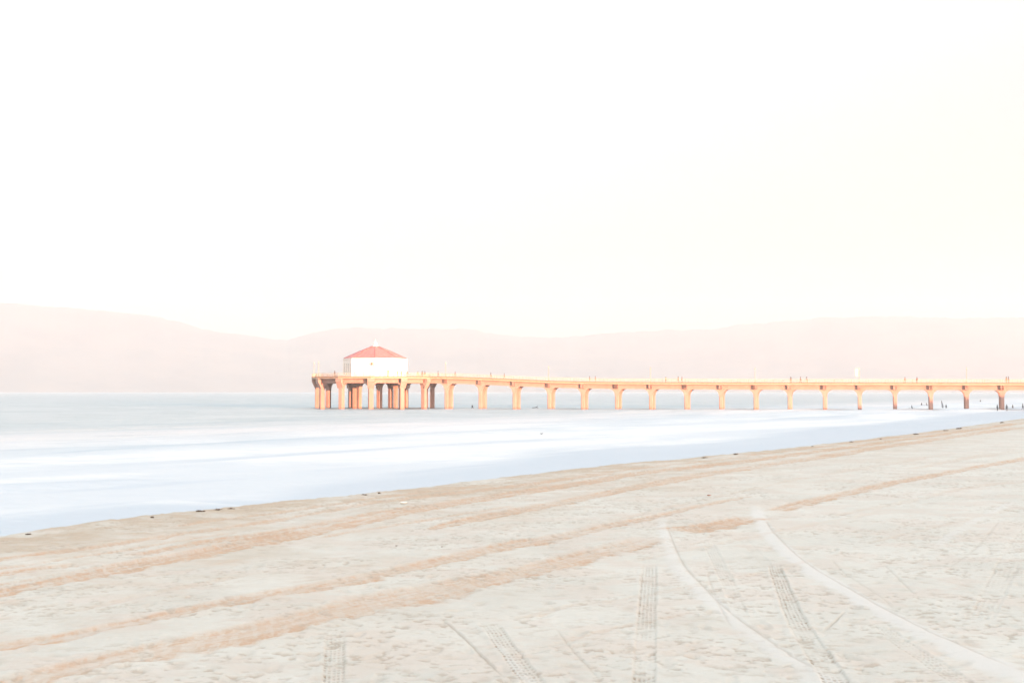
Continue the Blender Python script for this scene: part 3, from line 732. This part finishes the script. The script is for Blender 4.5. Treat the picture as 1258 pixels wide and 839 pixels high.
def make_body(pose):
    J = body_parts(pose)
    names_ = list(J); idx = {n_: i for i, n_ in enumerate(names_)}
    Rt = dict(pel=(.15, .10), waist=(.13, .095), chest=(.155, .105), neck=.055, chin=.07, head=(.078, .098), crown=.06, hip=.085, kn=.055, an=.042, to=.035, sh=.06, el=.043, wr=.03, ha=.038)
    E = [('pel', 'waist'), ('waist', 'chest'), ('chest', 'neck'), ('neck', 'chin'), ('chin', 'head'), ('head', 'crown')]
    for s_ in 'lr': E += [('pel', 'hip' + s_), ('hip' + s_, 'kn' + s_), ('kn' + s_, 'an' + s_), ('an' + s_, 'to' + s_), ('chest', 'sh' + s_), ('sh' + s_, 'el' + s_), ('el' + s_, 'wr' + s_), ('wr' + s_, 'ha' + s_)]
    get = lambda n_: Rt.get(n_, Rt.get(n_[:2]) if n_ not in Rt else None) or Rt.get(n_[:-1])
    body = skin_mesh('person', [J[n_] for n_ in names_], [(idx[a], idx[b_]) for a, b_ in E], [get(n_) for n_ in names_])
    def sub(keys, edges, rad):
        return skin_mesh('cloth', [J[k] for k in keys], [(keys.index(a), keys.index(b_)) for a, b_ in edges], rad)
    mid = lambda a, b_, t_: tuple(np.array(a) * (1 - t_) + np.array(b_) * t_)
    for s_ in 'lr': J['cf' + s_] = mid(J['an' + s_], J['kn' + s_], 0.12); J['sl' + s_] = mid(J['el' + s_], J['wr' + s_], 0.85)
    J['hem'] = (0, 0, 0.88)
    shirt = sub(['waist', 'hem', 'chest', 'shl', 'ell', 'sll', 'shr', 'elr', 'slr'], [('waist', 'hem'), ('waist', 'chest'), ('chest', 'shl'), ('shl', 'ell'), ('ell', 'sll'), ('chest', 'shr'), ('shr', 'elr'), ('elr', 'slr')],
                [(.16, .125), (.175, .13), (.175, .125), .078, .058, .045, .078, .058, .045])
    trous = sub(['pel', 'hipl', 'knl', 'cfl', 'hipr', 'knr', 'cfr'], [('pel', 'hipl'), ('hipl', 'knl'), ('knl', 'cfl'), ('pel', 'hipr'), ('hipr', 'knr'), ('knr', 'cfr')],
                [(.165, .12), .1, .075, .062, .1, .075, .062])
    hb = MB(); hb.lathe((0, 0.012, 1.60), [(0.092, -0.02), (0.106, 0.03), (0.104, 0.08), (0.08, 0.125), (0.04, 0.145), (0.0, 0.15)], 12); hair = hb.mesh('hair')
    return body, shirt, trous, hair
BODY = {p: make_body(p) for p in ('stand', 'walk', 'lean')}
def person(pos, face, pose, shirt, trousers, label, group=None, scale=1.0, wetsuit=False):
    bd, sh_, tr_, hr = BODY[pose]
    me = bd.copy(); o = link_mesh('person', me, M['wetsuit'] if wetsuit else M['skin']); o.location = pos; o.rotation_euler = (0, 0, face); o.scale = (scale * 1.06,) * 3
    setp(o, label, 'person', group)
    if not wetsuit:
        link_mesh('shirt', sh_.copy(), M[shirt], o); link_mesh('trousers', tr_.copy(), M[trousers], o)
    link_mesh('hair', hr.copy(), M['hair'], o)
    return o
def on_pier(u, frac=0.25):
    near_ = line_pt(u); p = np.array(near_) + BDIR * (NEAR0 + (FAR1 - NEAR0) * frac)
    k = (u - 629) / F                                   # slide along the pier so that the column of the photo is met
    tt = (k * p[1] - p[0]) / (axis2[0] - k * axis2[1]); p = p + axis2 * tt
    return (p[0], p[1], deck_z(p) - 0.04)
def on_plat(u, Y):
    return ((u - 629) / F * Y, Y, PZ - 0.04)
G_P = 'people on the pier'
person(on_plat(411.3, 331), PI * 0.7, 'stand', 'dark_cloth', 'dark_cloth', 'person in dark clothes standing alone left of the roundhouse', G_P, 1.05)
person(on_plat(488.5, 327.5), 0.4, 'lean', 'tan_cloth', 'grey_cloth', 'person in tan top before the roundhouse, left of pair at its right wall', G_P)
person(on_plat(493.2, 328), -0.3, 'stand', 'grey_cloth', 'tan_cloth', 'person in grey top and tan trousers before the right end of the roundhouse', G_P)
person(on_plat(500.3, 331), 0.2, 'stand', 'dark_cloth', 'grey_cloth', 'person in dark top at the right corner of the roundhouse wall', G_P)
person(on_plat(513.5, 336), 1.0, 'stand', 'tan_cloth', 'tan_cloth', 'person dressed in tan, leftmost of three right of the roundhouse', G_P)
person(on_plat(518.7, 336), -0.8, 'stand', 'dark_cloth', 'dark_cloth', 'person in all dark clothes between two others right of the roundhouse', G_P, 1.04)
person(on_plat(522.0, 336), -1.4, 'walk', 'dark_cloth', 'tan_cloth', 'person in dark top and tan trousers, rightmost of three right of the roundhouse', G_P)
person(on_pier(538.3, .4), 1.5, 'walk', 'grey_cloth', 'grey_cloth', 'person dressed in grey walking just left of the first lamp post', G_P)
person(on_pier(559.2, .35), -1.5, 'walk', 'red_cloth', 'tan_cloth', 'person in dull red top just right of the first lamp post', G_P)
person(on_pier(603, .3), 1.4, 'walk', 'dark_cloth', 'tan_cloth', 'left one of the first two people on the sloping deck, tan trousers', G_P, 1.05)
person(on_pier(619.6, .3), 1.4, 'walk', 'grey_cloth', 'dark_cloth', 'right one of the first two people on the sloping deck, dark trousers', G_P)
person(on_pier(724.3, .3), -1.5, 'stand', 'grey_cloth', 'tan_cloth', 'left one of a pair between the second and third lamp posts, grey top', G_P)
person(on_pier(731.3, .3), 1.2, 'stand', 'dark_cloth', 'tan_cloth', 'right one of a pair between the second and third lamp posts, dark top', G_P)
person(on_pier(818, .3), 0.2, 'lean', 'tan_cloth', 'grey_cloth', 'person in tan top leaning at the rail right of the third lamp post', G_P, 0.97)
person(on_pier(833.1, .3), -1.4, 'stand', 'tan_cloth', 'dark_cloth', 'left one of a close pair above mid pier, tan top', G_P, 1.05)
person(on_pier(837.7, .3), 1.4, 'stand', 'dark_cloth', 'dark_cloth', 'right one of a close pair above mid pier, all in dark clothes', G_P, 1.05)
person(on_pier(971.4, .3), -1.3, 'stand', 'dark_cloth', 'tan_cloth', 'leftmost of three people between the fourth and banner lamp posts', G_P, 1.05)
person(on_pier(983.3, .3), 1.3, 'walk', 'dark_cloth', 'dark_cloth', 'middle one of three people between the fourth and banner lamp posts', G_P, 1.05)
person(on_pier(991.0, .3), 1.3, 'walk', 'grey_cloth', 'tan_cloth', 'rightmost of three people between the fourth and banner lamp posts', G_P, 1.05)
person(on_pier(1111.6, .3), 0.6, 'stand', 'red_cloth', 'dark_cloth', 'person in red top right of the lamp post with the banner', G_P)
person(on_pier(1126.3, .3), -1.0, 'stand', 'red_cloth', 'grey_cloth', 'person in red top and grey trousers left of the lamp post nearest shore', G_P)
person(on_pier(1236, .3), -1.4, 'stand', 'tan_cloth', 'tan_cloth', 'left one of a pair near the shore end of the deck, all in tan', G_P, 1.08)
person(on_pier(1238.7, .3), 1.4, 'stand', 'dark_cloth', 'tan_cloth', 'right one of a pair near the shore end of the deck, dark top', G_P, 1.08)
# people in the shallows by the shore end
def at_sea(u, Y, z): return ((u - 629) / F * Y, Y, z)
G_S = 'people in the water by the pier'
person(at_sea(1224.3, 305, -0.28), 0.5, 'stand', '', '', 'person in black wetsuit wading left of the last grey pile', G_S, 1.02, True)
person(at_sea(1235.8, 303, -0.28), -0.4, 'walk', '', '', 'person in black wetsuit wading right of the last grey pile', G_S, 1.05, True)
person(at_sea(1243.2, 330, -0.5), 0.3, 'walk', 'grey_cloth', 'grey_cloth', 'person in grey wading at the frame edge, left of a darker wader', G_S, 0.95)
person(at_sea(1255.5, 322, -0.1), 0.9, 'walk', 'dark_cloth', 'grey_cloth', 'person in dark top wading farthest right under the pier', G_S, 1.0)
person(at_sea(1161.5, 345, -0.55), 0.2, 'stand', '', '', 'thin person in wetsuit standing right of the wader with a raised board', G_S, 0.95, True)

# surfers and boards
def board_mesh():
    mb = MB(); rings = []
    for k in range(13):
        a = k / 12; w = 0.27 * max(0.04, math.sin(PI * (0.04 + 0.93 * a)) ** 0.6); x = -1.05 + 2.1 * a; z = 0.10 * abs(a - 0.45) ** 2 * 4 * 0.3
        rings.append([Vector((x, w * math.cos(q), z + 0.035 * math.sin(q))) for q in [2 * PI * i / 10 for i in range(10)]])
    mb.loft(rings)
    for yy in (-0.12, 0.0, 0.12):
        mb.extrude([(-0.95 + abs(yy), yy, -0.02), (-0.80 + abs(yy), yy, -0.02), (-0.97 + abs(yy), yy, -0.16)], (0, 0.015, 0))
    return mb.mesh('surfboard')
BOARD = board_mesh()
def board(pos, rot, label):
    o = link_mesh('surfboard', BOARD.copy(), M['board']); o.location = pos; o.rotation_euler = rot
    setp(o, label, 'surfboard', 'surfboards'); return o
def sitting_body():
    J = [(0, 0, 0.10), (0, 0, 0.28), (0, -.01, 0.48), (0, -.02, 0.63), (0, -.04, 0.72), (0, -.03, 0.80), (0, -.02, .86)]
    Rd = [(.16, .12), (.135, .1), (.16, .11), .055, .07, (.078, .098), .055]; E = [(i, i + 1) for i in range(6)]
    for s_ in (-1, 1):
        n_ = len(J); J += [(.12 * s_, -.06, .06), (.27 * s_, -.36, -.06), (.30 * s_, -.30, -.5)]; Rd += [.09, .06, .045]; E += [(0, n_), (n_, n_ + 1), (n_ + 1, n_ + 2)]
        n_ = len(J); J += [(.19 * s_, -.01, .57), (.25 * s_, -.06, .32), (.17 * s_, -.26, .16), (.15 * s_, -.34, .13)]; Rd += [.06, .043, .03, .036]; E += [(2, n_), (n_, n_ + 1), (n_ + 1, n_ + 2), (n_ + 2, n_ + 3)]
    return skin_mesh('person', J, E, Rd)
def prone_body():
    J = [(-.1, 0, .14), (.1, 0, .17), (.32, 0, .26), (.45, 0, .36), (.52, 0, .43), (.57, 0, .49), (.6, 0, .53)]
    Rd = [(.15, .11), (.13, .1), (.16, .11), .055, .07, .085, .055]; E = [(i, i + 1) for i in range(6)]
    for s_ in (-1, 1):
        n_ = len(J); J += [(-.2, .09 * s_, .13), (-.6, .10 * s_, .12), (-.98, .11 * s_, .13), (-1.12, .11 * s_, .11)]; Rd += [.085, .055, .042, .035]; E += [(0, n_), (n_, n_ + 1), (n_ + 1, n_ + 2), (n_ + 2, n_ + 3)]
        n_ = len(J); J += [(.38, .19 * s_, .26), (.5, .34 * s_, .14), (.66, .36 * s_, -.02), (.74, .36 * s_, -.06)]; Rd += [.06, .043, .03, .036]; E += [(2, n_), (n_, n_ + 1), (n_ + 1, n_ + 2), (n_ + 2, n_ + 3)]
    return skin_mesh('person', J, E, Rd)
SIT, PRONE = sitting_body(), prone_body()
def surfer(u, Y, sit, rz, lab_p, lab_b):
    z = 0.10
    p = at_sea(u, Y, z)
    o = link_mesh('person', (SIT if sit else PRONE).copy(), M['wetsuit']); o.location = p; o.rotation_euler = (0, 0, rz); setp(o, lab_p, 'person', 'surfers in the water')
    h = MB(); c_ = (0, -.02, .80) if sit else (.57, 0, .49)
    h.lathe(c_, [(0.088, -0.02), (0.1, 0.02), (0.09, 0.07), (0.05, 0.11), (0.0, 0.12)], 10); h.build('hair', M['hair'], o)
    board((p[0], p[1], z - 0.02), (0, 0, rz + (PI / 2 * -1 if sit else 0)), lab_b)
surfer(580.3, 352, True, 0.3, 'surfer sitting upright in the water between the first two bare bents', 'dark surfboard under the surfer who sits upright')
surfer(658, 350, False, 0.1, 'surfer lying flat and paddling beyond the third bent', 'dark surfboard under the surfer lying flat')
surfer(1119.3, 342, True, 0.8, 'surfer sitting low in the water right of the grey based bent', 'surfboard under the sitting surfer nearest the shore bents')
surfer(1131.5, 420, True, -0.5, 'far surfer, left one of two small figures beyond the pier', 'surfboard of the left one of two far surfers')
surfer(1137.2, 420, True, 0.9, 'far surfer, right one of two small figures beyond the pier', 'surfboard of the right one of two far surfers')
surfer(1203.5, 560, True, 0.2, 'tiny surfer far out, seen under the arch by the shore lamp post', 'surfboard of the tiny surfer far out')
o = person(at_sea(1157.2, 345, -0.45), -0.2, 'stand', '', '', 'wader in black wetsuit holding a surfboard upright above the head', G_S, 0.95, True)
board(at_sea(1156.6, 344.6, 1.35), (0, math.radians(78), 0.4), 'dark surfboard held upright by a wader')
# seabird afloat in the calm water
bd = skin_mesh('bird', [(0, 0, .05), (.16, 0, .07), (-.18, 0, .09), (-.32, 0, .12), (.22, 0, .17), (.24, 0, .23), (.33, 0, .22)], [(0, 1), (0, 2), (2, 3), (1, 4), (4, 5), (5, 6)], [.12, .09, .08, .03, .05, .06, .015])
bo = link_mesh('bird', bd, M['feather']); bo.scale = (0.6,) * 3; gp = px_dir(665.3, 533.5); k = EYE / -gp[2]; bo.location = (gp[0] * k, gp[1] * k, 0.05); setp(bo, 'small grey seabird floating alone on the pale surf', 'bird')

# ------------------------------------------------------------------ kelp clumps along the crest of the beach
bpy.context.view_layer.update()
def sand_z(p):
    hit, loc, _n, _i = sand.ray_cast((p[0], p[1], 40.0), (0, 0, -1))
    return loc.z if hit else float(beach_z(np.array(p[0]), np.array(p[1]))[0])
def crest_pt(u, dq=0.0):
    v = np.interp(u, [a for a, _, _ in CREST], [b_ for _, b_, _ in CREST])
    return to_ground(u, v + 0.7 + dq)
def clump(u, dq, w, h, label, mat='kelp', name='kelp_clump', cat='kelp', group='kelp washed up along the beach crest'):
    p = crest_pt(u, dq) if dq is not None else None
    e = MB(); rnd = random.Random(int(u * 10))
    for k in range(26):
        a = rnd.random() * 2 * PI; x0 = (rnd.random() - .5) * w * .8; y0 = (rnd.random() - .5) * min(w, 0.4)
        pts_ = [Vector((x0, y0, 0.0))]; ln_ = w * (.1 + .15 * rnd.random()); rise = h * (0.2 + 0.6 * rnd.random()) * (1.2 - abs(x0) / w * 1.6)
        for j in range(1, 4):
            pts_.append(pts_[0] + Vector((math.cos(a + j * .4) * ln_ * j / 3, math.sin(a + j * .4) * ln_ * j / 3, rise * math.sin(PI * min(j / 3 * .85, 1)))))
        for q in range(3): e.tube(pts_[q], pts_[q + 1], h * .13 * (1.3 - q * .3), h * .13 * (1.0 - q * .3), 5)
    for k in range(9):
        r_ = h * (.2 + .3 * rnd.random()); c_ = Vector(((rnd.random() - .5) * w * .8, (rnd.random() - .5) * min(w, .3) * .8, r_ * .4))
        rx = w * (.05 + .08 * rnd.random())
        e.lathe(c_, [(0.0, -r_), (rx * .8, -r_ * .6), (rx * 1.2, 0), (rx * .7, r_ * .6), (0.0, r_ * .8)], 7)
    o = e.build(name, M[mat]); z = sand_z(p)
    o.location = (p[0], p[1], z); o.rotation_euler = (0, 0, math.atan2(DV[1], DV[0])); setp(o, label, cat, group)
KELP = [(35, 0, 8, 3, 'small dark kelp tuft at the far left of the beach crest'),
        (187, 0, 5, 4, 'lone dark kelp knot on the crest left of the long kelp line'),
        (246, 0, 14, 4, 'dark kelp heap at the left end of the long kelp line'),
        (268, 0.2, 12, 3, 'low middle kelp heap of the long kelp line'),
        (284, 0, 10, 3, 'thin kelp heap at the right end of the long kelp line'),
        (448, 0, 10, 2.5, 'low flat kelp heap on the crest below the roundhouse'),
        (466, 0, 5, 3.5, 'dark kelp knot on the crest right below the roundhouse'),
        (866, 0, 9, 2.5, 'dark kelp heap on the crest below the eighth bent'),
        (904, 0, 8, 3.5, 'darkest kelp heap on the crest left of the shore lamp posts'),
        (998, .5, 5, 2, 'small kelp tuft on the crest just before the long shore stretch'),
        (1046, 0, 8, 3, 'dark kelp heap on the crest below the banner lamp post'),
        (1082, 0, 5, 2.5, 'narrow kelp heap between two larger ones on the right crest'),
        (1126, 0, 18, 3.5, 'widest dark kelp heap on the right part of the crest'),
        (1162, .6, 10, 2.5, 'kelp heap on the sand, left one of two at right'),
        (1178, .8, 12, 4, 'kelp heap on the sand, right one of two at right'),
        (1231, .8, 12, 3, 'last kelp heap at the far right of the crest')]
for u, dq, wpx, hpx, lb in KELP:
    mpp = crest_pt(u)[1] / F                              # metres to one photograph pixel at that distance
    k_ = 0.7 if u < 950 else 0.5
    clump(u, dq + (0.6 if u < 950 else 0.2), wpx * mpp * k_, hpx * mpp * k_, lb)
def pebble(u, v, r, mat, label):
    p = to_ground(u, v); z = sand_z(p)
    e = MB(); rnd = random.Random(int(u))
    rings = []
    for k in range(7):
        a = PI * k / 6; rings.append([Vector((r * math.sin(a) * math.cos(q) * (1 + .25 * rnd.random()) + .001 * math.cos(q), r * math.sin(a) * math.sin(q) * (.8 + .3 * rnd.random()) + .001 * math.sin(q), r * .7 * (1 - math.cos(a)) * .5)) for q in [2 * PI * i / 9 for i in range(9)]])
    e.loft(rings); o = e.build('stone', M[mat]); o.location = (p[0], p[1], z - r * .1); setp(o, label, 'stone', 'stones on the sand')
pebble(496, 618.5, .09, 'rubble', 'white shell-like stone on the tan sand near the crest')
pebble(487, 669.5, .02, 'kelp', 'tiny dark stone on the pale sand between the ruts')
pebble(543, 671, .018, 'kelp', 'tiny dark stone on pale sand just above the middle rut')
pebble(871, 609, .05, 'terracotta', 'small reddish stone on the sand above the cut rut')

# ------------------------------------------------------------------ air
HX, HY0, HY1, HT = 7700.0, -800.0, 7700.0, 620.0
hz = MB(); hz.box((0, (HY0 + HY1) / 2, (HT - 4.0) / 2), (2 * HX, HY1 - HY0, HT + 4.0))
m = bpy.data.materials.new('haze'); m.use_nodes = True; nt = m.node_tree; nt.nodes.clear()
out = nt.nodes.new('ShaderNodeOutputMaterial'); v_ = nt.nodes.new('ShaderNodeVolumePrincipled')
v_.inputs['Color'].default_value = (0.995, 0.995, 0.985, 1); v_.inputs['Density'].default_value = 2.0e-4; v_.inputs['Anisotropy'].default_value = 0.45
nt.links.new(v_.outputs[0], out.inputs['Volume'])
h_ = hz.build('haze', m); setp(h_, 'pale morning haze over the bay', 'haze', kind='stuff')

# ------------------------------------------------------------------ light
SUN_AZ, SUN_EL = math.radians(39), math.radians(4.0)         # azimuth: to the right of straight behind the camera
to_sun = Vector((math.sin(SUN_AZ) * math.cos(SUN_EL), -math.cos(SUN_AZ) * math.cos(SUN_EL), math.sin(SUN_EL)))
sl = bpy.data.lights.new('sun', 'SUN'); sl.energy = 2.0; sl.angle = math.radians(0.5); sl.color = (1.0, 0.47, 0.27)
so = bpy.data.objects.new('sun', sl); COL.objects.link(so); so.rotation_euler = to_sun.to_track_quat('Z', 'Y').to_euler(); so.location = (0, 0, 60)
w = bpy.data.worlds.new('World'); scene.world = w; w.use_nodes = True
nt = w.node_tree; nt.nodes.clear()
wo = nt.nodes.new('ShaderNodeOutputWorld'); bg = nt.nodes.new('ShaderNodeBackground'); sk = nt.nodes.new('ShaderNodeTexSky')
sk.sky_type = 'NISHITA'; sk.sun_disc = False; sk.sun_elevation = SUN_EL; sk.sun_rotation = PI - SUN_AZ
sk.air_density = 1.0; sk.dust_density = 1.0; sk.ozone_density = 1.0
hs = nt.nodes.new('ShaderNodeHueSaturation'); hs.inputs['Saturation'].default_value = 0.3
# thin high overcast: the dome is brighter overhead than near the horizon
tg = nt.nodes.new('ShaderNodeTexCoord'); sx = nt.nodes.new('ShaderNodeSeparateXYZ'); nt.links.new(tg.outputs['Generated'], sx.inputs[0])
cr = nt.nodes.new('ShaderNodeValToRGB'); nt.links.new(sx.outputs[2], cr.inputs[0])
el_ = cr.color_ramp.elements; el_[0].position = 0.0; el_[0].color = (0.095,) * 3 + (1,); el_[1].position = 1.0; el_[1].color = (1, 1, 1, 1)
for p_, v_2 in ((0.12, 0.125), (0.26, 0.228), (0.40, 0.35), (0.70, 0.97)):
    e_ = el_.new(p_); e_.color = (v_2,) * 3 + (1,)
md_ = nt.nodes.new('ShaderNodeMath'); md_.operation = 'MULTIPLY'; md_.inputs[1].default_value = 1.42; nt.links.new(cr.outputs[0], md_.inputs[0]); fz = md_.outputs[0]
mu = nt.nodes.new('ShaderNodeVectorMath'); mu.operation = 'SCALE'; # the pale peach belt above the horizon opposite the low sun
c2 = nt.nodes.new('ShaderNodeValToRGB'); nt.links.new(sx.outputs[2], c2.inputs[0]); e2 = c2.color_ramp.elements
e2[0].position = 0.0; e2[0].color = (1, 0.945, 0.82, 1); e2[1].position = 0.24; e2[1].color = (1, 1, 1, 1)
mt = nt.nodes.new('ShaderNodeVectorMath'); mt.operation = 'MULTIPLY'; nt.links.new(hs.outputs[0], mt.inputs[0]); nt.links.new(c2.outputs[0], mt.inputs[1])
nt.links.new(mt.outputs[0], mu.inputs[0]); nt.links.new(fz, mu.inputs['Scale'])
nt.links.new(sk.outputs[0], hs.inputs['Color']); nt.links.new(mu.outputs[0], bg.inputs[0]); bg.inputs[1].default_value = 0.15
nt.links.new(bg.outputs[0], wo.inputs[0])

# ------------------------------------------------------------------ camera and render settings
cd = bpy.data.cameras.new('camera'); co = bpy.data.objects.new('camera', cd); COL.objects.link(co)
cd.sensor_fit = 'HORIZONTAL'; cd.sensor_width = 36.0; cd.lens = 36.0 * F / 1258.0
co.location = (0, 0, EYE); co.rotation_euler = (PI / 2 + PITCH, 0, 0); cd.clip_start = 0.1; cd.clip_end = 30000
scene.camera = co
vs = scene.view_settings; scene.display_settings.display_device = 'sRGB'
vs.view_transform = 'Standard'; vs.look = 'None'; vs.gamma = 1.0; vs.exposure = 3.26; vs.use_curve_mapping = False
cy = scene.cycles
cy.use_denoising = True; cy.max_bounces = 10; cy.volume_bounces = 6; cy.caustics_reflective = False; cy.caustics_refractive = False
try: cy.denoiser = 'OPENIMAGEDENOISE'
except Exception: pass
